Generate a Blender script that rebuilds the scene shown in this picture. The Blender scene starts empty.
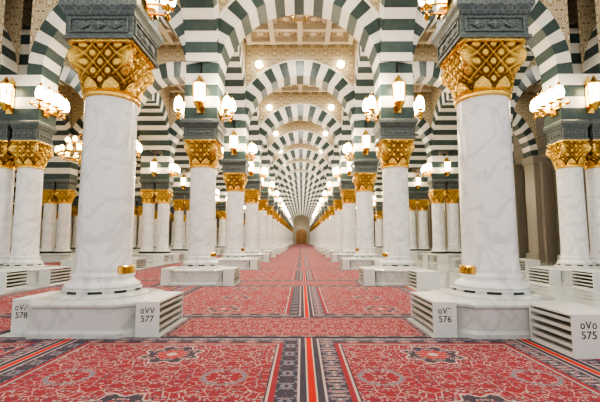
import bpy, math, random
from mathutils import Vector, Matrix
random.seed(4)
C = bpy.context.scene.collection
PI = math.pi

# ------------------------------------------------------------------ materials
def newmat(name, col=(.8,.8,.8), rough=.5, metal=0.0, spec=.5):
    m = bpy.data.materials.new(name); m.use_nodes = True
    nt = m.node_tree; b = nt.nodes['Principled BSDF']
    b.inputs['Base Color'].default_value = (*col,1)
    b.inputs['Roughness'].default_value = rough
    b.inputs['Metallic'].default_value = metal
    b.inputs['Specular IOR Level'].default_value = spec
    return m, nt, b
def M(nt, op, a, b=None, c=None):
    n = nt.nodes.new('ShaderNodeMath'); n.operation = op
    for i,v in enumerate((a,b,c)):
        if v is None: continue
        if isinstance(v,(int,float)): n.inputs[i].default_value = v
        else: nt.links.new(v, n.inputs[i])
    return n.outputs[0]
def MIX(nt, f, a, b):
    n = nt.nodes.new('ShaderNodeMix'); n.data_type='RGBA'
    for s,v in ((n.inputs[0],f),(n.inputs[6],a),(n.inputs[7],b)):
        if isinstance(v,(int,float)): s.default_value = v
        elif isinstance(v,tuple): s.default_value = (*v,1)
        else: nt.links.new(v,s)
    return n.outputs[2]
def NOISE(nt, vec, scale, detail=4, dist=0.0):
    n = nt.nodes.new('ShaderNodeTexNoise'); n.inputs['Scale'].default_value=scale
    n.inputs['Detail'].default_value=detail; n.inputs['Distortion'].default_value=dist
    if vec: nt.links.new(vec,n.inputs['Vector'])
    return n.outputs[0]
def VOR(nt, vec, scale, feature='F1'):
    n = nt.nodes.new('ShaderNodeTexVoronoi'); n.feature=feature; n.inputs['Scale'].default_value=scale
    if vec: nt.links.new(vec,n.inputs['Vector'])
    return n
def COORD(nt, kind='Object'):
    return nt.nodes.new('ShaderNodeTexCoord').outputs[kind]
def BUMP(nt, b, h, strength=.4, dist=.02):
    n = nt.nodes.new('ShaderNodeBump'); n.inputs['Strength'].default_value=strength
    n.inputs['Distance'].default_value=dist
    nt.links.new(h,n.inputs['Height']); nt.links.new(n.outputs[0],b.inputs['Normal'])
def XYZ(nt, v):
    n = nt.nodes.new('ShaderNodeSeparateXYZ'); nt.links.new(v,n.inputs[0]); return n.outputs
def COMB(nt,x,y,z=0.0):
    n = nt.nodes.new('ShaderNodeCombineXYZ')
    for i,v in enumerate((x,y,z)):
        if isinstance(v,(int,float)): n.inputs[i].default_value=v
        else: nt.links.new(v,n.inputs[i])
    return n.outputs[0]

def marble(name, base, vein, rough=.18, scale=1.4, amt=1.0):
    m,nt,b = newmat(name, base, rough)
    co = COORD(nt)
    n = NOISE(nt, co, scale, 8, 1.2)
    v = M(nt,'ABSOLUTE', M(nt,'SUBTRACT', n, .5))
    v = M(nt,'SUBTRACT', 1.0, M(nt,'MULTIPLY', v, 22)); v = M(nt,'MAXIMUM', v, 0.0)
    n2 = NOISE(nt, co, scale*2.2, 3)
    v = M(nt,'MULTIPLY', M(nt,'MULTIPLY', v, n2), amt)
    c = MIX(nt, v, base, vein)
    nt.links.new(c, b.inputs['Base Color'])
    return m
m_marble = marble('white_marble', (.84,.84,.83), (.50,.50,.52), .10, 1.3, .8)
m_plinth = marble('plinth_marble', (.66,.675,.65), (.44,.46,.45), .18)
m_white,nt,b = newmat('voussoir_white', (.76,.73,.66), .5)
BUMP(nt,b,NOISE(nt,COORD(nt),40),.15)
m_teal,nt,b = newmat('voussoir_grey_green', (.10,.155,.155), .35)
n = NOISE(nt,COORD(nt),6,5); nt.links.new(MIX(nt,n,(.03,.055,.056),(.08,.115,.11)), b.inputs['Base Color'])
# carved plaster
m_carved,nt,b = newmat('carved_plaster', (.62,.56,.44), .7)
co=COORD(nt); o=XYZ(nt,co)
px=M(nt,'PINGPONG',o[0],.3); pz=M(nt,'PINGPONG',o[2],.3); py=M(nt,'PINGPONG',o[1],.3)
v=VOR(nt,COMB(nt,px,py,pz),11,'DISTANCE_TO_EDGE').outputs[0]
r=M(nt,'GREATER_THAN',v,.09)
nt.links.new(MIX(nt,r,(.28,.20,.10),(.64,.56,.41)), b.inputs['Base Color'])
BUMP(nt,b,r,.6,.03)
# ceiling
m_ceil,nt,b = newmat('ceiling_plaster', (.62,.55,.43), .8)
m_ceilorn,nt,b = newmat('ceiling_ornament', (.5,.4,.3), .7)
o=XYZ(nt,COORD(nt))
px=M(nt,'PINGPONG',o[0],.35); py=M(nt,'PINGPONG',o[1],.35)
v=VOR(nt,COMB(nt,px,py),9,'DISTANCE_TO_EDGE').outputs[0]
r=M(nt,'GREATER_THAN',v,.07)
nt.links.new(MIX(nt,r,(.62,.52,.36),(.24,.16,.10)), b.inputs['Base Color'])
# impost stone
m_impost,nt,b = newmat('impost_green_marble', (.13,.17,.165), .3)
co=COORD(nt); n=NOISE(nt,co,5,6)
o=XYZ(nt,co)
vec=COMB(nt,M(nt,'PINGPONG',o[0],.22),M(nt,'PINGPONG',o[1],.22),o[2])
v=VOR(nt,vec,14,'DISTANCE_TO_EDGE').outputs[0]; r=M(nt,'GREATER_THAN',v,.08)
c=MIX(nt,n,(.07,.09,.088),(.125,.15,.145)); c=MIX(nt,M(nt,'MULTIPLY',M(nt,'SUBTRACT',1.0,r),.5),c,(.24,.265,.25))
nt.links.new(c,b.inputs['Base Color']); BUMP(nt,b,r,.5,.015)
# gold
m_gold,nt,b = newmat('polished_brass', (.82,.51,.13), .2, 1.0)
m_goldcap,nt,b = newmat('gilt_openwork', (.8,.55,.17), .3, 1.0)
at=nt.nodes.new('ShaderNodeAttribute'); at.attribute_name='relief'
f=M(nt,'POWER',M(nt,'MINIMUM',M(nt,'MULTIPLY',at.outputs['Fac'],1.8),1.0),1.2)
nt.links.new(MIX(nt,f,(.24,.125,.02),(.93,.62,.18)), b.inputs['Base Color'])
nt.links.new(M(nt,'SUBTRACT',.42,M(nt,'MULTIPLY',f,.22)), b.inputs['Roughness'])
v=VOR(nt,COORD(nt),30,'DISTANCE_TO_EDGE').outputs[0]; BUMP(nt,b,M(nt,'MINIMUM',v,.2),.9,.02)
def emis(name,col,s):
    m,nt,b=newmat(name,col,.4); b.inputs['Emission Color'].default_value=(*col,1); b.inputs['Emission Strength'].default_value=s
    return m
m_glow = emis('lamp_glass_lit',(1,.90,.64),15)
m_glow2 = emis('lamp_glass_warm',(1,.74,.36),6)
m_shelf,_,_ = newmat('shelf_painted_white',(.74,.74,.71),.35)
m_slat,_,_ = newmat('shelf_slat_grey',(.60,.61,.56),.4)
m_dark,_,_ = newmat('vent_dark_green',(.04,.06,.04),.5)
m_ink,_,_ = newmat('number_ink',(.03,.03,.03),.6)
m_taupe,nt,b = newmat('dark_taupe_stone',(.2,.17,.14),.4)
o=XYZ(nt,COORD(nt)); s=M(nt,'GREATER_THAN',M(nt,'FRACT',M(nt,'DIVIDE',o[2],.8)),.04)
nt.links.new(MIX(nt,s,(.09,.08,.07),(.24,.215,.18)), b.inputs['Base Color'])
m_taupe2,_,_ = newmat('pilaster_stone',(.34,.31,.265),.3)
m_wood,_,_ = newmat('door_wood',(.42,.22,.09),.4)
m_cream,_,_ = newmat('cream_wall',(.56,.51,.42),.6)
# floor marble
m_floor,nt,b = newmat('polished_floor_marble',(.6,.62,.6),.07)
co=COORD(nt); o=XYZ(nt,co)
n=NOISE(nt,co,.9,7,1.2)
c=MIX(nt,n,(.46,.49,.47),(.70,.71,.69))
gx=M(nt,'LESS_THAN',M(nt,'FRACT',M(nt,'DIVIDE',o[0],1.2)),.012); gy=M(nt,'LESS_THAN',M(nt,'FRACT',M(nt,'DIVIDE',o[1],1.2)),.012)
c=MIX(nt,M(nt,'MAXIMUM',gx,gy),c,(.3,.33,.32))
nt.links.new(c,b.inputs['Base Color'])

RED=(.37,.045,.058); NAVY=(.065,.068,.095); CREAM=(.58,.46,.42); PINK=(.52,.20,.20); BLUE=(.20,.235,.28)
def rugmat(name,hx,hy,runner=False,off=0.0):
    m,nt,b=newmat(name,RED,.95,0,.1)
    co=COORD(nt); o=XYZ(nt,co); x,y=o[0],o[1]
    e=M(nt,'MINIMUM',M(nt,'SUBTRACT',hx,M(nt,'ABSOLUTE',x)),M(nt,'SUBTRACT',hy,M(nt,'ABSOLUTE',y)))
    P=.75 if not runner else .32
    px=M(nt,'PINGPONG',M(nt,'ADD',x,P*8),P); py=M(nt,'PINGPONG',M(nt,'ADD',y,P*8),P)
    r=M(nt,'SQRT',M(nt,'ADD',M(nt,'MULTIPLY',px,px),M(nt,'MULTIPLY',py,py)))
    th=M(nt,'ARCTAN2',py,px)
    r2=M(nt,'MULTIPLY',r,M(nt,'ADD',1.0,M(nt,'MULTIPLY',M(nt,'COSINE',M(nt,'MULTIPLY',th,8.0)),.14)))
    vec=COMB(nt,px,py)
    va=VOR(nt,vec,20 if not runner else 24); vd=va.outputs['Distance']; vc=XYZ(nt,va.outputs['Color'])
    ve=VOR(nt,vec,8 if not runner else 12,'DISTANCE_TO_EDGE').outputs[0]
    # field
    f=MIX(nt,M(nt,'LESS_THAN',ve,.032),RED,(.56,.36,.33))
    f=MIX(nt,M(nt,'LESS_THAN',vd,.46),f,MIX(nt,M(nt,'GREATER_THAN',vc[2],.5),(.22,.05,.07),(.08,.07,.11)))
    f=MIX(nt,M(nt,'LESS_THAN',vd,.34),f,MIX(nt,M(nt,'GREATER_THAN',vc[0],.65),PINK,CREAM))
    f=MIX(nt,M(nt,'LESS_THAN',vd,.17),f,MIX(nt,M(nt,'GREATER_THAN',vc[1],.6),RED,BLUE))
    if not runner:
        inner=M(nt,'LESS_THAN',r2,.30)
        g=MIX(nt,M(nt,'LESS_THAN',vd,.42),NAVY,CREAM); g=MIX(nt,M(nt,'LESS_THAN',vd,.3),g,RED)
        f=MIX(nt,inner,f,g)
        f=MIX(nt,M(nt,'LESS_THAN',r2,.17),f,MIX(nt,M(nt,'LESS_THAN',vd,.35),(.48,.08,.08),PINK))
        f=MIX(nt,M(nt,'LESS_THAN',r2,.06),f,CREAM)
        ring=M(nt,'LESS_THAN',M(nt,'ABSOLUTE',M(nt,'SUBTRACT',r2,.31)),.012)
        f=MIX(nt,ring,f,CREAM)
        qx=M(nt,'SUBTRACT',P,px); qy=M(nt,'SUBTRACT',P,py)
        q=M(nt,'SQRT',M(nt,'ADD',M(nt,'MULTIPLY',qx,qx),M(nt,'MULTIPLY',qy,qy)))
        f=MIX(nt,M(nt,'LESS_THAN',M(nt,'ABSOLUTE',M(nt,'SUBTRACT',q,.2)),.014),f,BLUE)
    # border floral
    vb=VOR(nt,COMB(nt,M(nt,'PINGPONG',x,.17),M(nt,'PINGPONG',y,.17)),20); bd=vb.outputs['Distance']; bc=XYZ(nt,vb.outputs['Color'])
    bo=MIX(nt,M(nt,'LESS_THAN',bd,.50),NAVY,MIX(nt,M(nt,'GREATER_THAN',bc[1],.4),BLUE,CREAM))
    bo=MIX(nt,M(nt,'LESS_THAN',bd,.27),bo,(.45,.11,.12))
    k=.72 if not runner else .20
    c=MIX(nt,M(nt,'LESS_THAN',e,.50*k),f,NAVY)
    c=MIX(nt,M(nt,'LESS_THAN',e,.48*k),c,CREAM)
    c=MIX(nt,M(nt,'LESS_THAN',e,.45*k),c,RED)
    c=MIX(nt,M(nt,'LESS_THAN',e,.38*k),c,bo)
    c=MIX(nt,M(nt,'LESS_THAN',e,.11*k),c,CREAM)
    c=MIX(nt,M(nt,'LESS_THAN',e,.08*k),c,NAVY)
    n=NOISE(nt,co,3,4); c=MIX(nt,M(nt,'MULTIPLY',n,.25),c,(.34,.21,.22))
    nt.links.new(c,b.inputs['Base Color'])
    BUMP(nt,b,NOISE(nt,co,160,2),.3,.01)
    return m

# ------------------------------------------------------------------ mesh builder
class MB:
    def __init__(s): s.v=[];s.f=[];s.m=[];s.r=[]
    def add(s,vs,fs,mi=0,rel=None):
        o=len(s.v); s.v+=[tuple(v) for v in vs]; s.f+=[tuple(i+o for i in f) for f in fs]
        s.m+= [mi]*len(fs) if isinstance(mi,int) else list(mi)
        s.r+= rel if rel else [1.0]*len(vs)
        return s
    def box(s,x0,x1,y0,y1,z0,z1,mi=0):
        vs=[(x,y,z) for z in (z0,z1) for x,y in ((x0,y0),(x1,y0),(x1,y1),(x0,y1))]
        return s.add(vs,[(3,2,1,0),(4,5,6,7),(0,1,5,4),(1,2,6,5),(2,3,7,6),(3,0,4,7)],mi)
    def rings(s,rs,mi=0,cap=True,rel=None):
        n=len(rs[0]); vs=[p for r in rs for p in r]; fs=[]
        for j in range(len(rs)-1):
            for i in range(n):
                k=(i+1)%n; fs.append((j*n+i,j*n+k,(j+1)*n+k,(j+1)*n+i))
        if cap: fs.append(tuple(range(n))[::-1]); fs.append(tuple((len(rs)-1)*n+i for i in range(n)))
        return s.add(vs,fs,mi,rel)
    def lathe(s,prof,n=48,cx=0,cy=0,mi=0,cap=True):
        return s.rings([[(cx+r*math.cos(2*PI*i/n),cy+r*math.sin(2*PI*i/n),z) for i in range(n)] for r,z in prof],mi,cap)
    def sq(s,prof,cx=0,cy=0,mi=0,ch=0.0,ax=1.0,ex=0.0):
        rs=[]
        for p in prof:
            h,z=p; a=h+ex; bb=h; c=ch
            if c>0: pts=[(-a+c,-bb),(a-c,-bb),(a,-bb+c),(a,bb-c),(a-c,bb),(-a+c,bb),(-a,bb-c),(-a,-bb+c)]
            else: pts=[(-a,-bb),(a,-bb),(a,bb),(-a,bb)]
            rs.append([(cx+x,cy+y,z) for x,y in pts])
        return s.rings(rs,mi)
    def sphere(s,c,r,n=12,mi=0,sz=1.0):
        prof=[(max(1e-4,r*math.sin(PI*j/8)),c[2]-r*sz*math.cos(PI*j/8)) for j in range(9)]
        return s.lathe(prof,n,c[0],c[1],mi)
    def rod(s,a,b,r,n=8,mi=0):
        a=Vector(a);b=Vector(b);d=(b-a).normalized(); u=d.orthogonal().normalized(); w=d.cross(u)
        return s.rings([[tuple(p+u*r*math.cos(2*PI*i/n)+w*r*math.sin(2*PI*i/n)) for i in range(n)] for p in (a,b)],mi)
    def torus(s,c,R,r,n=40,k=8,mi=0):
        vs=[];fs=[]
        for i in range(n):
            a=2*PI*i/n
            for j in range(k):
                t=2*PI*j/k; q=R+r*math.cos(t)
                vs.append((c[0]+q*math.cos(a),c[1]+q*math.sin(a),c[2]+r*math.sin(t)))
                fs.append((i*k+j,((i+1)%n)*k+j,((i+1)%n)*k+(j+1)%k,i*k+(j+1)%k))
        return s.add(vs,fs,mi)
    def ext(s,o,mi):
        return s.add(o.v,o.f,[mi]*len(o.f) if isinstance(mi,int) else [mi[i] for i in o.m],list(o.r))
    def mesh(s,name,mats,smooth=False,bev=0):
        me=bpy.data.meshes.new(name); me.from_pydata(s.v,[],s.f)
        for m in mats: me.materials.append(m)
        me.polygons.foreach_set('material_index',s.m)
        a=me.attributes.new('relief','FLOAT','POINT'); a.data.foreach_set('value',s.r)
        me.update()
        if smooth:
            me.polygons.foreach_set('use_smooth',[True]*len(me.polygons))
            me.set_sharp_from_angle(angle=math.radians(35))
        return me

def obj(name,me,loc=(0,0,0),parent=None,rot=0,scale=None,**props):
    o=bpy.data.objects.new(name,me); C.objects.link(o); o.location=loc; o.rotation_euler=(0,0,rot)
    if scale: o.scale=scale
    if parent: o.parent=parent
    for k,v in props.items(): o[k]=v
    return o
def thing(name,parts,loc,rot=0,label='',category='',group=None,scale=None):
    e=obj(name,None,loc,None,rot,scale); e.empty_display_size=.2
    e['label']=label; e['category']=category
    if group: e['group']=group
    for p in parts:
        c=obj(p[0],p[1],p[2] if len(p)>2 else (0,0,0),e)
        if len(p)>3: c['label']=p[3]
    return e

# ------------------------------------------------------------------ dimensions
H0,H1,H2,H3,HS,HC = .47,.86,3.58,4.36,4.99,6.44
HCEIL=10.7
NR=20
Y=lambda k: 6.2+6*k
RS=.402

# capital
def capital(hw=.51,r0=.40,dens=12,N=192,L=60):
    mb=MB(); rs=[];rel=[]
    for j in range(L+1):
        t=j/L; ring=[]
        fl=t**1.7
        s0=r0+(hw-.05-r0)*fl
        ex=2+10*t**1.5
        if t<.07: s0=r0+.035*math.sin(PI*t/.07)
        slab = t>.94
        for i in range(N):
            a=2*PI*i/N; ca,sa=math.cos(a),math.sin(a)
            rr=(abs(ca)**ex+abs(sa)**ex)**(-1/ex)
            if slab: R=hw*rr; d=1
            elif t<.07: R=s0; d=1
            else:
                u=a/(2*PI)*dens; v=(t-.07)*2.9
                s1=abs(math.sin(PI*(u+v))); s2=abs(math.sin(PI*(u-v)))
                rib=max(0,1-min(s1,s2)*2.4)
                la=s1*s2
                core=max(0,min(1,(la-.45)/.3))
                leaf=1 if (t<.30 and abs(((a/(2*PI)*8)%1)-.5)*2 < (1-((t-.07)/.23)**2)*.8) else 0
                ledge=1 if (t<.34 and not leaf and abs(((a/(2*PI)*8)%1)-.5)*2 < (1-((t-.07)/.27)**2)*1.0+.02) else 0
                corner=max(0,-math.cos(4*a))**5*math.sin(PI*min(1,max(0,(t-.38)/.56)))
                d=max(rib,core*.8,corner*1.1)
                if leaf: d=.75+.25*rib
                elif ledge: d=0
                d=min(1,d)
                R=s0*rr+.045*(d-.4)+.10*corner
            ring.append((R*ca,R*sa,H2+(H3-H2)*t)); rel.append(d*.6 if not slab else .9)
        rs.append(ring)
    mb.rings(rs,0,True,rel)
    mb.lathe([(r0-.01,H2-.06),(r0+.025,H2-.04),(r0+.025,H2),(r0,H2+.01)],48)
    return mb
def impost(hw=.52):
    mb=MB(); T=HS-H3
    mb.sq([(hw+.02,H3),(hw+.02,H3+.05),(hw-.01,H3+.07),(hw-.01,H3+.36),(hw+.01,H3+.38),(hw+.03,H3+.43),(hw+.07,H3+.50),(hw+.07,H3+.58),(hw+.04,HS)])
    for a in range(4):
        Rm=Matrix.Rotation(a*PI/2,3,'Z'); q=MB(); y0=-(hw+.012); y1=-(hw-.02)
        w=hw-.07
        q.box(-w,w,y0,y1,H3+.10,H3+.125); q.box(-w,w,y0,y1,H3+.31,H3+.335)
        q.box(-w,-w+.025,y0,y1,H3+.125,H3+.31); q.box(w-.025,w,y0,y1,H3+.125,H3+.31)
        for cx in (-w*.55,0,w*.55):
            r=.07
            q.add([(cx-r*1.6,y0,H3+.2175),(cx,y0,H3+.2175-r),(cx+r*1.6,y0,H3+.2175),(cx,y0,H3+.2175+r),(cx,y0-.02,H3+.2175)],[(0,1,4),(1,2,4),(2,3,4),(3,0,4)])
        mb.add([tuple(Rm@Vector(v)) for v in q.v],q.f)
    return mb
def cbase(r=RS):
    k=r/.42; mb=MB()
    mb.lathe([(.50*k,.605),(.545*k,.615),(.56*k,.64),(.55*k,.67),(.50*k,.70),(.465*k,.73),(.46*k,.76),(.48*k,.785),(.475*k,.81),(.44*k,.83),(.43*k,.85),(.42*k,.87)],64)
    return mb
def vent(r=RS):
    k=r/.42; mb=MB()
    mb.lathe([(.575*k,H0+.05),(.55*k,.61)],48)
    return mb
def ventbars(r=RS):
    k=r/.42; mb=MB()
    mb.lathe([(.70*k,H0+.02),(.70*k,H0+.045),(.66*k,H0+.06),(.61*k,H0+.08),(.56*k,H0+.085)],48)
    mb.lathe([(.54*k,.585),(.59*k,.59),(.58*k,.612),(.54*k,.615)],48)
    for i in range(10):
        a0=2*PI*(i+.20)/10
        pts=[a0+.0942*j for j in range(4)]
        vs=[];fs=[]
        for j,a in enumerate(pts):
            for R0_,R1_ in ((.57,.545),(.60,.575)):
                for z,R in ((H0+.06,R0_*k),(.612,R1_*k)): vs.append((R*math.cos(a),R*math.sin(a),z))
        for j in range(3):
            o=j*4; fs.append((o+2,o+6,o+7,o+3))
        fs+= [(0,2,3,1),(12,13,15,14)]
        mb.add(vs,fs)
    return mb
def shaft(r=RS):
    mb=MB(); mb.lathe([(r*1.03,.865),(r*1.03,.93),(r,.97)]+[(r*(1-.035*t/10),.99+(H2-.03-.99)*t/10) for t in range(1,11)],72)
    return mb
def plinth(ex=0.0):
    mb=MB()
    mb.sq([(.80,0),(.80,.07),(.77,.09),(.76,.11),(.76,.39),(.79,.42),(.79,.45),(.76,H0),(.70,H0+.03)],ch=.2,ex=ex)
    return mb
def courses(w,d):
    mb=MB(); n=4; h=(HC-.006-HS)/n
    for i in range(n):
        e=.0 if i%2 else .008
        mb.box(-w-e,w+e,-d-e,d+e,HS+i*h,HS+(i+1)*h,i%2)
    return mb
def grille(side,r=RS):
    mb=MB(); vs=[];fs=[]
    c=-.15 if side>0 else PI+.15
    n=10
    for j in range(n+1):
        a=c-.5+1.0*j/n
        for R,z in ((r*1.15,.82),(r*1.10,.92),(r*1.03,.94),(r*1.03,.82)):
            vs.append((R*math.cos(a),R*math.sin(a),z))
    for j in range(n):
        for q in range(4):
            fs.append((j*4+q,(j+1)*4+q,(j+1)*4+(q+1)%4,j*4+(q+1)%4))
    fs+=[(0,3,2,1),(n*4,n*4+1,n*4+2,n*4+3)]
    mb.add(vs,fs); return mb

mbs=dict(pl=plinth(),ba=cbase(),ve=vent(),vb=ventbars(),sh=shaft(),ca=capital(),im=impost(),pi=courses(.5,.5))
ME={}
ME['pl']=mbs['pl'].mesh('plinth',[m_plinth]); ME['ba']=mbs['ba'].mesh('column_base',[m_marble],True)
ME['ve']=mbs['ve'].mesh('vent_ring',[m_dark],True); ME['vb']=mbs['vb'].mesh('vent_cover',[m_plinth],True)
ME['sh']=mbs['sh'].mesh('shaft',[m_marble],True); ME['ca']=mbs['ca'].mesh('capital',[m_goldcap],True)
ME['im']=mbs['im'].mesh('impost_block',[m_impost]); ME['pi']=mbs['pi'].mesh('striped_pier',[m_teal,m_white])
gl=grille(1).mesh('brass_grille',[m_gold],True); gr=grille(-1).mesh('brass_grille',[m_gold],True)
far=MB()
far.ext(mbs['pl'],0).ext(mbs['ba'],1).ext(mbs['ve'],2).ext(mbs['vb'],0).ext(mbs['sh'],1).ext(mbs['im'],4).ext(mbs['pi'],[5,6])
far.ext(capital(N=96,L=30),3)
farcol=far.mesh('column_whole',[m_plinth,m_marble,m_dark,m_goldcap,m_impost,m_teal,m_white],True)
# paired column
R2=.36; HW2=.43; DX=.46; EX=.52
p_pl=plinth(EX).mesh('paired_plinth',[m_plinth])
b2,v2,vb2,s2,c2,i2=cbase(R2),vent(R2),ventbars(R2),shaft(R2),capital(HW2,R2+.0,10),impost(HW2-.04)
PM=dict(ba=b2.mesh('column_base_p',[m_marble],True),ve=v2.mesh('vent_p',[m_dark],True),vb=vb2.mesh('ventcover_p',[m_plinth],True),
        sh=s2.mesh('shaft_p',[m_marble],True),ca=c2.mesh('capital_p',[m_goldcap],True),im=i2.mesh('impost_p',[m_impost]))
pp=courses(.88,.42); p_pi=pp.mesh('paired_pier',[m_teal,m_white])
farp=MB(); farp.ext(plinth(EX),0)
c2l=capital(HW2,R2,10,80,24)
for dx in (-DX,DX):
    for src,mi in ((b2,1),(v2,2),(s2,1),(c2l,3),(i2,4)):
        q=MB(); q.add([(x+dx,y,z) for x,y,z in src.v],src.f,0,list(src.r)); farp.ext(q,mi)
farp.ext(pp,[5,6])
farpair=farp.mesh('paired_whole',[m_plinth,m_marble,m_dark,m_goldcap,m_impost,m_teal,m_white],True)

LBL="white marble column with gilt openwork capital on chamfered plinth"
for k in range(NR):
    for sx in (-1,1):
        loc=(3*sx,Y(k),0)
        if k<6:
            parts=[('plinth',ME['pl']),('column_base',ME['ba']),('vent_ring',ME['ve']),('vent_cover',ME['vb']),('shaft',ME['sh']),
                   ('capital',ME['ca'],(0,0,0),'gilt openwork capital'),('impost_block',ME['im'],(0,0,0),'carved grey-green impost block'),('striped_pier',ME['pi'],(0,0,0),'grey-green and white striped pier')]
            if k<3: parts.append(('brass_grille',gl if sx<0 else gr))
            thing('column',parts,loc,label=LBL,category='column',group='nave columns')
        else:
            obj('column',farcol,loc,label=LBL,category='column',group='nave columns')
PX={1:8.9,2:15.0,3:21.0,4:27.0}
for line in (1,2,3,4):
    for sx in (-1,1):
        if sx>0 and line>1: continue
        for k in range(1,12 if line<3 else 10):
            if line>=3 and k<3: continue
            loc=(PX[line]*sx,Y(k),0)
            L="pair of white marble columns with gilt capitals on shared plinth"
            if k<3:
                parts=[('plinth',p_pl)]
                for dx in (-DX,DX):
                    for nm,key in (('column_base','ba'),('vent_ring','ve'),('vent_cover','vb'),('shaft','sh'),('capital','ca'),('impost_block','im')):
                        parts.append((nm,PM[key],(dx,0,0)))
                parts.append(('striped_pier',p_pi))
                thing('paired_column',parts,loc,label=L,category='column',group='aisle paired columns')
            else:
                obj('paired_column',farpair,loc,label=L,category='column',group='aisle paired columns')

# ------------------------------------------------------------------ arches
RI=2.5
def arch_ring(N=25,cl=3.0,A0=0.0):
    mb=MB()
    def th(a): return .5+.22*math.sin(a)**2
    for i in range(N):
        e=.008 if i%2==0 else 0
        sub=4; vs=[];fs=[]
        for j in range(sub+1):
            a=PI*(i+j/sub)/N
            a=max(A0,min(PI-A0,a))
            ro=RI+th(a); ri=RI-e
            for R,y in ((ri,-.5-e),(ro,-.5-e),(ro,.5+e),(ri,.5+e)):
                x=R*math.cos(a); z=R*math.sin(a)
                vs.append((max(-cl,min(cl,x)),y,z))
        for j in range(sub):
            for q in range(4):
                fs.append((j*4+q,j*4+(q+1)%4,(j+1)*4+(q+1)%4,(j+1)*4+q))
        fs+=[(0,3,2,1),(sub*4,sub*4+1,sub*4+2,sub*4+3)]
        mb.add(vs,fs,i%2)
    return mb
ST=.46
def spandrel(cl=3.0,A0=0.0):
    mb=MB(); N=48; top=HCEIL-HC-.022; T=ST; vs=[];fs=[]
    for i in range(N+1):
        a=A0+(PI-2*A0)*i/N; ro=RI+.5+.22*math.sin(a)**2-.06
        x=max(-cl,min(cl,ro*math.cos(a)))
        if i==0: x=cl
        if i==N: x=-cl
        z=ro*math.sin(a)
        for y in (-T,T):
            vs+= [(x,y,z),(x,y,top)]
    for i in range(N):
        o=i*4; p=o+4
        fs+=[(o,p,p+1,o+1),(o+2,o+3,p+3,p+2)]
    mb.add(vs,fs)
    mb.box(-cl,cl,-T-.06,T+.06,top-.22,top-.02); mb.box(-cl,cl,-T-.03,T+.03,top-.32,top-.22)
    return mb
def band(cl=3.0,A1=.06):
    mb=MB(); N=48
    for s in (-1,1):
        vs=[];fs=[]
        for i in range(N+1):
            a=A1+(PI-2*A1)*i/N; r0=RI+.5+.22*math.sin(a)**2-.01
            for R,y in ((r0,ST),(r0,ST+.07),(r0+.07,ST+.07),(r0+.07,ST)):
                vs.append((max(-cl,min(cl,R*math.cos(a))),s*y,R*math.sin(a)))
        for j in range(N):
            for q in range(4): fs.append((j*4+q,j*4+(q+1)%4,(j+1)*4+(q+1)%4,(j+1)*4+q))
        mb.add(vs,fs)
    return mb
CL=2.485
AR_T=(arch_ring().mesh('arch_ring',[m_teal,m_white]),spandrel().mesh('spandrel',[m_carved]),band(A1=.2).mesh('arch_moulding',[m_white],True))
AR_L=(arch_ring(cl=CL,A0=.14).mesh('arch_ring_l',[m_teal,m_white]),spandrel(CL,.55).mesh('spandrel_l',[m_carved]),band(CL,.66).mesh('arch_moulding_l',[m_white],True))
def arch(x,y,rot,half,thick,what,detail=True):
    sx=half/3.0; A=AR_L if rot else AR_T
    parts=[('voussoir_ring',A[0]),('spandrel',A[1],(0,0,0),'carved cream plaster spandrel')]
    if detail: parts.append(('arch_moulding',A[2]))
    thing('striped_arch',parts,(x,y,HC+.0),rot,label="round grey-green and white striped stone arch "+what,category='arch',group='striped arches',scale=(sx,thick,1))
for k in range(NR):
    arch(0,Y(k),0,2.995,1.0,"across the nave",k<8)
    if k<NR-1:
        for sx in (-1,1): arch(3*sx,Y(k)+3,PI/2,3.0,.96,"along nave columns",k<6)
XL=[(3.0,.5,8.9,.88),(8.9,.88,15.0,.88),(15.0,.88,21.0,.88),(21.0,.88,27.0,.88)]
for sx in (-1,1):
    for li,(xa,wa,xb,wb) in enumerate(XL):
        if sx>0 and li>1: continue
        ia,ib=xa+wa,xb-wb; half=(ib-ia)/2/2.5*3
        for k in range(1 if li<2 else 3, 12 if li<2 else 9):
            arch((ia+ib)/2*sx,Y(k),0,half,.84,"across the side aisle",False)
for line in (1,2,3):
    for sx in (-1,1):
        if sx>0 and line>1: continue
        for k in range(max(1,line),11 if line<3 else 8):
            arch(PX[line]*sx,Y(k)+3,PI/2,3.0,1.70,"along paired columns",False)

# ------------------------------------------------------------------ structure
def sbox(name,x0,x1,y0,y1,z0,z1,mat,**kw):
    cx,cy,cz=(x0+x1)/2,(y0+y1)/2,(z0+z1)/2
    me=MB().box(x0-cx,x1-cx,y0-cy,y1-cy,z0-cz,z1-cz).mesh(name,[mat])
    return obj(name,me,(cx,cy,cz),kind='structure',**kw)
YE=Y(NR-1)+5
WR=15.1
sbox('floor',-31,WR,-1,YE+.3,-.2,0,m_floor,label='polished pale marble floor',category='floor')
sbox('ceiling',-31,WR,2,YE+.3,HCEIL,HCEIL+.3,m_ceil,label='cream plaster coffered ceiling',category='ceiling')
sbox('wall_left',-31.3,-31,8,YE+.3,0,HCEIL,m_cream,label='cream side wall',category='wall')
sbox('wall_right',WR,WR+.3,8,YE+.3,0,HCEIL,m_taupe,label='taupe stone side wall',category='wall')
sbox('wall_back',-31,WR,YE,YE+.3,0,HCEIL,m_cream,label='far end wall',category='wall')
pil=MB(); pil.box(-.60,.3,-.5,.5,0,6.0); pil.box(-.72,.3,-.64,.64,0,.5); pil.box(-.66,.3,-.58,.58,6.0,HC-.004); pil.box(-.3,.3,-.8,.8,.0,6.0)
pim=pil.mesh('pilaster',[m_taupe2])
i=1
for k in range(1,14):
    for yo in (0,3):
        obj('trim_%d'%i,pim,(WR-.31,Y(k)+yo,0),kind='structure',label='taupe stone pilaster',category='pilaster'); i+=1
cof=MB()
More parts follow.
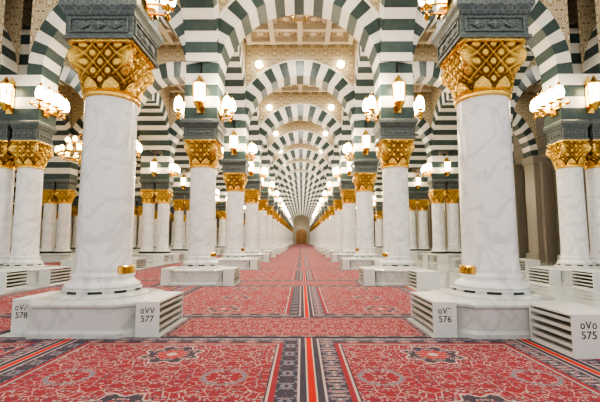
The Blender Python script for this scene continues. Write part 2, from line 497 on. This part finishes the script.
for q in range(5):
    p=-2.5+q*1.25
    w_=2.46
    p=max(-2.35,min(2.35,p))
    cof.box(p-.11,p+.11,-w_,w_,-.28,0); cof.box(-w_,w_,p-.11,p+.11,-.26,0)
for a in range(4):
    for b_ in range(4):
        cx=-1.8+a*1.2; cy=-1.8+b_*1.2
        cof.box(cx-.38,cx+.38,cy-.38,cy+.38,-.07,-.002,1)
        cof.box(cx-.13,cx+.13,cy-.13,cy+.13,-.12,-.07)
cofm=cof.mesh('coffer',[m_ceil,m_ceilorn])
for k in range(0,NR-1):
    for xx in ((0,-6,6,-12,-18,12.2) if k<9 else (0,-6,6)):
        if abs(xx)>6 and k<1: continue
        if abs(xx)==6 and k<1: continue
        o=obj('trim_%d'%i,cofm,(xx*.995,Y(k)+3,HCEIL),kind='structure',label='coffered ceiling panel with gilt ornament',category='ceiling panel'); i+=1
d=MB(); 
for s in (-1,1):
    x0,x1=(0.02,1.3) if s>0 else (-1.3,-.02)
    d.box(x0,x1,-.08,0,0,3.4)
    for z0 in (.2,1.3,2.4): d.box(x0+.15,x1-.15,-.13,-.08,z0,z0+.85)
d.box(-1.6,-1.3,-.2,0,0,3.6); d.box(1.3,1.6,-.2,0,0,3.6)
pts=[(1.6*math.cos(PI*j/16),3.4+1.3*math.sin(PI*j/16)) for j in range(17)]
d.rings([[(x,y,z) for x,z in pts] for y in (0,-.18)],0)
obj('door_1',d.mesh('door',[m_wood]),(0,YE-.01,0),kind='structure',label='tall arched brown wooden double door',category='door')

# ------------------------------------------------------------------ shoe shelves
def shelf(w,l,h=.48):
    mb=MB(); t=.025
    mb.box(-w/2,w/2,-l/2,-l/2+t,0,h); mb.box(-w/2,w/2,l/2-t,l/2,0,h)
    mb.box(-w/2,w/2,-l/2+t,l/2-t,h-t,h); mb.box(-w/2,w/2,-l/2+t,l/2-t,0,.05)
    mb.box(-w/2,-w/2+t,-l/2+t,l/2-t,.05,h-t)
    sl=MB()
    for q in range(4):
        z=.10+q*.094
        sl.add([(w/2-.005,-l/2+t,z),(w/2-.005,l/2-t,z),(w/2-.005,l/2-t,z+.04),(w/2-.005,-l/2+t,z+.04),
                (-w/2+t,-l/2+t,z-.0),(-w/2+t,l/2-t,z-.0),(-w/2+t,l/2-t,z+.02),(-w/2+t,-l/2+t,z+.02)],
               [(0,1,2,3),(4,7,6,5),(3,2,6,7),(0,4,5,1),(0,3,7,4),(1,5,6,2)])
    return mb.mesh('shelf_body',[m_shelf]),sl.mesh('shelf_slats',[m_slat]),l
sA=shelf(.32,1.1); sB=shelf(.62,.84); sC=shelf(.28,.9)
def text(s,size,parent,loc,rot=0):
    cu=bpy.data.curves.new('number','FONT'); cu.body=s; cu.size=size; cu.align_x='CENTER'; cu.align_y='CENTER'; cu.extrude=.001
    tmp=bpy.data.objects.new('tmp',cu); C.objects.link(tmp)
    me=bpy.data.meshes.new_from_object(tmp.evaluated_get(bpy.context.evaluated_depsgraph_get()))
    bpy.data.objects.remove(tmp); me.materials.clear(); me.materials.append(m_ink)
    o=bpy.data.objects.new('number_marking',me); C.objects.link(o); o.parent=parent
    o.rotation_euler=(PI/2,0,rot); o.location=loc
    return o
AR=str.maketrans('0123456789','٠١٢٣٤٥٦٧٨٩')
def put_shelf(kind,x,y,face,num=None,label="white slatted shoe shelf beside a column plinth",z=0,nx=0):
    body,sl,l=kind
    th=thing('shoe_shelf',[('shelf_body',body),('slats',sl)],(x,y,z),0 if face>0 else PI,label=label,category='shelf',group='shoe shelves')
    if num:
        ly=(-l/2-.002) if face>0 else (l/2+.002); rr=0 if face>0 else PI
        th['label']="white slatted shoe shelf marked %s beside a column plinth"%num
        text(num,.12,th,(nx,ly,.25),rr); text(num.translate(AR),.12,th,(nx,ly,.36),rr)
    return th
for k in range(9):
    y=Y(k)
    n=lambda a: a if k==0 else None
    put_shelf(sA,-2.03,y-.15,1,n('577'))
    put_shelf(sC,-3.93,y-.0,-1,n('578'))
    put_shelf(sA,2.03,y-.15,-1,n('576'))
    put_shelf(sB,3.42,y-1.24,-1,n('575'),z=.0121 if k==0 else 0,nx=.13)
for k in range(1,6):
    y=Y(k)
    for sx in (-1,1):
        put_shelf(sA,(8.9-1.32-.19)*sx,y-.1,-sx)
        put_shelf(sB,(8.9-.85)*sx,y-1.24,-sx)
        if not (sx<0 and k>2): put_shelf(sB,(8.9+.75)*sx,y-1.24,-sx)

# ------------------------------------------------------------------ carpets
CM={}
def carpet(name,x0,x1,y0,y1,mat,label,group,cat='carpet',z=.012):
    hx,hy=(x1-x0)/2,(y1-y0)/2
    key=(round(hx,3),round(hy,3),mat.name)
    if key not in CM: CM[key]=MB().box(-hx,hx,-hy,hy,0,z).mesh(name,[mat])
    return obj(name,CM[key],((x0+x1)/2,(y0+y1)/2,0.0),label=label,category=cat,group=group)
SX=.17
r1=rugmat('carpet_nave_left',(SX-.05+2.96)/2,2.28); r2=rugmat('carpet_nave_right',(2.96-SX-.05)/2,2.28); r3=rugmat('carpet_aisle',2.03,2.28); r3b=rugmat('carpet_aisle_side',2.4,2.28)
rr=rugmat('carpet_runner',1.845,.68,True); rr2=rugmat('carpet_runner_aisle',1.46,.68,True)
m_strip,nt,b=newmat('red_strip',(.42,.03,.03),.95,0,.1)
o=XYZ(nt,COORD(nt)); ax=M(nt,'ABSOLUTE',o[0])
c=MIX(nt,M(nt,'GREATER_THAN',ax,.033),(.62,.055,.045),(.6,.5,.42))
nt.links.new(c,b.inputs['Base Color'])
for k in range(-1,NR-1):
    y0,y1=Y(k)+.72,Y(k)+5.28
    carpet('carpet',-2.96,SX-.05,y0,y1,r1,"red carpet with floral medallions and navy border","nave carpets")
    carpet('carpet',SX+.05,2.96,y0,y1,r2,"red carpet with floral medallions and navy border","nave carpets")
    if k<11:
        carpet('carpet',-7.12,-3.06,y0,y1,r3,"wide red floral carpet with navy border","aisle carpets")
        if k==-1: carpet('carpet',3.06,7.12,y0,y1,r3,"wide red floral carpet with navy border","aisle carpets")
        if k>=2: carpet('carpet',-14.4,-9.6,y0,y1,r3b,"wide red floral carpet with navy border","aisle carpets")
    for xx in ((SX,-3.01,3.01) if k<1 else (SX,)):
        carpet('carpet_strip',xx-.045,xx+.045,y0,y1,m_strip,"narrow red carpet strip edged in cream","carpet strips")
    if k>=0:
        carpet('carpet_runner',-1.845,1.845,Y(k)-.68,Y(k)+.68,rr,"fine-patterned red cross runner between columns","cross runners")
        if k<12: carpet('carpet_runner',-7.08,-4.16,Y(k)-.68,Y(k)+.68,rr2,"fine-patterned red cross runner between columns","cross runners")
        if k<1: carpet('carpet_runner',4.16,7.08,Y(k)-.68,Y(k)+.68,rr2,"fine-patterned red cross runner between columns","cross runners")

# ------------------------------------------------------------------ lamps
def lantern():
    fr=MB()
    fr.box(-.11,.11,-.03,0,-.55,.45)
    fr.add([(-.11,-.03,.45),(.11,-.03,.45),(0,-.03,.62),(-.11,0,.45),(.11,0,.45),(0,0,.62)],[(0,1,2),(3,5,4),(0,2,5,3),(1,4,5,2)])
    fr.rod((0,0,-.28),(0,-.24,-.34),.02); fr.rod((0,0,.32),(0,-.24,.34),.02)
    n=8
    fr.lathe([(.03,-.52),(.07,-.46),(.13,-.38),(.17,-.33),(.17,-.29)],n,0,-.24)
    fr.lathe([(.20,.26),(.21,.29),(.14,.36),(.07,.42),(.035,.50),(.001,.57)],n,0,-.24)
    for i in range(n):
        a=2*PI*i/n; fr.rod((.165*math.cos(a),-.24+.165*math.sin(a),-.30),(.19*math.cos(a),-.24+.19*math.sin(a),.27),.017,6)
    fr.torus((0,-.24,.02),.18,.012,24,6)
    gl=MB(); gl.lathe([(.05,-.30),(.14,-.28),(.145,-.1),(.155,.1),(.165,.25),(.05,.27)],16,0,-.24)
    return fr,gl
fr,gl_=lantern(); lf=fr.mesh('lantern_frame',[m_gold],True); lg=gl_.mesh('lantern_glass',[m_glow],True)
cg=MB(); cg.lathe([(.05,-.12),(.125,-.03),(.135,.10),(.10,.25),(.04,.31)],14); cgm=cg.mesh('bell_glass',[m_glow],True)
def cluster(n,w):
    fr=MB(); pos=[]
    fr.box(-w/2,w/2,-.04,0,-.28,-.18); fr.box(-.14,.14,-.05,0,-.45,.35)
    for i in range(n):
        x=(-w/2+.1+(w-.2)*i/(n-1)); dy=-.24-.10*(1-abs(2*i/(n-1)-1))
        fr.rod((x,-.02,-.23),(x,dy,-.26),.018,6); fr.rod((x,dy,-.27),(x,dy,-.15),.02,6)
        fr.lathe([(.02,-.36),(.06,-.30),(.03,-.24)],10,x,dy)
        fr.lathe([(.04,-.16),(.11,-.13),(.10,-.11)],10,x,dy)
        fr.lathe([(.06,.30),(.07,.32),(.03,.38),(.001,.44)],10,x,dy)
        pos.append((x,dy,0))
    return fr.mesh('cluster_frame',[m_gold],True),pos
c3=cluster(3,.8); c5=cluster(5,1.45)
def light(x,y,z,e,col=(1,.88,.68),r=.06):
    l=bpy.data.lights.new('lamp_or_fill_light','POINT'); l.energy=e; l.color=col; l.shadow_soft_size=r
    o=bpy.data.objects.new('lamp_or_fill_light',l); C.objects.link(o); o.location=(x,y,z); return o
ZL=5.72
for k in range(0,NR):
    for sx in (-1,1):
        if k<12:
            thing('wall_lantern',[('lantern_frame',lf),('lantern_glass',lg)],(3*sx,Y(k)-.512,ZL),0,label="brass wall lantern with lit white glass on striped pier",category='lamp',group='pier lanterns')
            for s2_ in (-1,1):
                thing('wall_lamp',[('lamp_bracket',c3[0])]+[('lamp_glass',cgm,p) for p in c3[1]],(3*sx+.512*s2_,Y(k),ZL-.25),PI/2*s2_,label="brass bracket with three lit glass lamps on pier side",category='lamp',group='pier bracket lamps')
        light(3*sx-.95*sx,Y(k)-.8,ZL+.1,110 if k<16 else 85)
light(0,YE-3.5,5,90,(1,.85,.62))  # added light to brighten the far door, no fixture stands here
for k in range(1,9):
    for sx in (-1,1):
        x=8.9*sx-.892*sx
        thing('wall_lamp',[('lamp_bracket',c5[0])]+[('lamp_glass',cgm,p) for p in c5[1]],(x,Y(k)-.15,ZL-.1),-PI/2*sx,label="brass bracket with a row of five lit glass lamps",category='lamp',group='aisle bracket lamps')
        thing('wall_lantern',[('lantern_frame',lf),('lantern_glass',lg)],(8.9*sx,Y(k)-.432,ZL),0,label="brass wall lantern with lit white glass on striped pier",category='lamp',group='pier lanterns')
        light(x-.9*sx,Y(k)-.7,ZL+.1,60 if sx<0 else 40)
g=MB(); g.sphere((0,-.16,0),.18); gc=MB(); gc.lathe([(.2,0),(.2,.03),(.12,.06)],20)
gcv=MB(); gcv.add([(x,-z,y) for x,y,z in gc.v],gc.f)
gm=g.mesh('globe',[m_glow],True); gcm=gcv.mesh('collar',[m_gold],True)
for k in range(1,14):
    for sx in (-1,1):
        thing('wall_light',[('globe',gm),('collar',gcm)],(1.9*sx,Y(k)-ST-.002,9.42),0,label="round lit globe light on carved arch spandrel",category='lamp',group='spandrel lights')
chs=MB().lathe([(.05,0),(.10,.06),(.095,.17),(.03,.24)],10).mesh('small_shade',[m_glow2],True)
def chandelier(x,y,z,s=1.0):
    f=MB(); parts=[]
    f.torus((0,0,0),.95,.035); f.torus((0,0,.45),.6,.03); f.torus((0,0,-.12),.88,.02)
    f.lathe([(.02,-.5),(.1,-.42),(.16,-.3),(.08,-.1),(.06,.5),(.14,.65),(.05,.8),(.02,1.2)],16)
    f.rod((0,0,1.1),(0,0,(HCEIL-z)/s-.36),.02)
    f.lathe([(.18,(HCEIL-z)/s-.38),(.2,(HCEIL-z)/s-.34)],12)
    for i in range(8):
        a=2*PI*i/8; f.rod((.06*math.cos(a),.06*math.sin(a),-.3),(.95*math.cos(a),.95*math.sin(a),0),.018,6)
        f.rod((.05*math.cos(a),.05*math.sin(a),1.0),(.95*math.cos(a),.95*math.sin(a),.0),.01,6)
    for n,R,zz in ((16,.95,.05),(8,.6,.5)):
        for i in range(n):
            a=2*PI*i/n; X,Yy=R*math.cos(a),R*math.sin(a)
            f.lathe([(.02,zz-.05),(.06,zz)],8,X,Yy); parts.append(('lamp_glass',chs,(X,Yy,zz)))
    thing('chandelier',[('chandelier_frame',f.mesh('chf',[m_gold],True))]+parts,(x,y,z),0,
          label="round brass chandelier with rings of lit lamps",category='chandelier',group='chandeliers',scale=(s,s,s))
    light(x,y,z-.8,70,(1,.8,.5))
CH=((-11.95,21.2,5.9),(-11.95,33.2,5.9),(-18,27.2,4.6),(11.95,33.2,5.9),(-18,39.2,5.6),(11.95,45.2,5.9))
for x,y,z in CH: chandelier(x,y,z,1.25)
rl=MB(); rl.lathe([(.34,-.30),(.34,-.36),(.28,-.38),(.26,-.36)],24,cap=False)  # invented brass rim around each added ceiling fill light
rlm=rl.mesh('added_ceiling_lamp',[m_gold],True)
for k in range(0,NR-1):  # added downward fill per bay, not a known ceiling fixture
    xs=[0]
    if k<10: xs+=[-6,6]
    if 1<=k<9: xs+=[-12,12]
    if 2<=k<9: xs+=[-18]
    for x in xs:
        if any(abs(c_[0]-x)<1 and abs(c_[1]-Y(k)-3)<1 for c_ in CH): continue
        l=bpy.data.lights.new('added_ceiling_light','AREA'); l.shape='DISK'; l.size=.5; l.energy=(165 if x==0 else 120 if x<0 else 95); l.color=(1,.95,.85)
        obj('added_ceiling_lamp',rlm,(x,Y(k)+3,HCEIL),label="added round ceiling fill lamp with brass rim",category='lamp',group='added ceiling lamps')
        o=bpy.data.objects.new('added_ceiling_light',l); C.objects.link(o); o.location=(x,Y(k)+3,HCEIL-.37)

# ------------------------------------------------------------------ world + camera
w=bpy.data.worlds.new('World'); bpy.context.scene.world=w; w.use_nodes=True
w.node_tree.nodes['Background'].inputs[0].default_value=(1,.99,.97,1); w.node_tree.nodes['Background'].inputs[1].default_value=.95
cam=bpy.data.cameras.new('camera'); co=bpy.data.objects.new('camera',cam); C.objects.link(co)
cam.sensor_width=36; cam.lens=394/600*36; cam.clip_end=400
co.location=(.08,0,1.33); co.rotation_euler=(PI/2+math.radians(5.6),0,math.radians(.25))
bpy.context.scene.camera=co
bpy.context.scene.view_settings.view_transform='AgX'
bpy.context.scene.view_settings.look='AgX - High Contrast'
bpy.context.scene.view_settings.exposure=.03
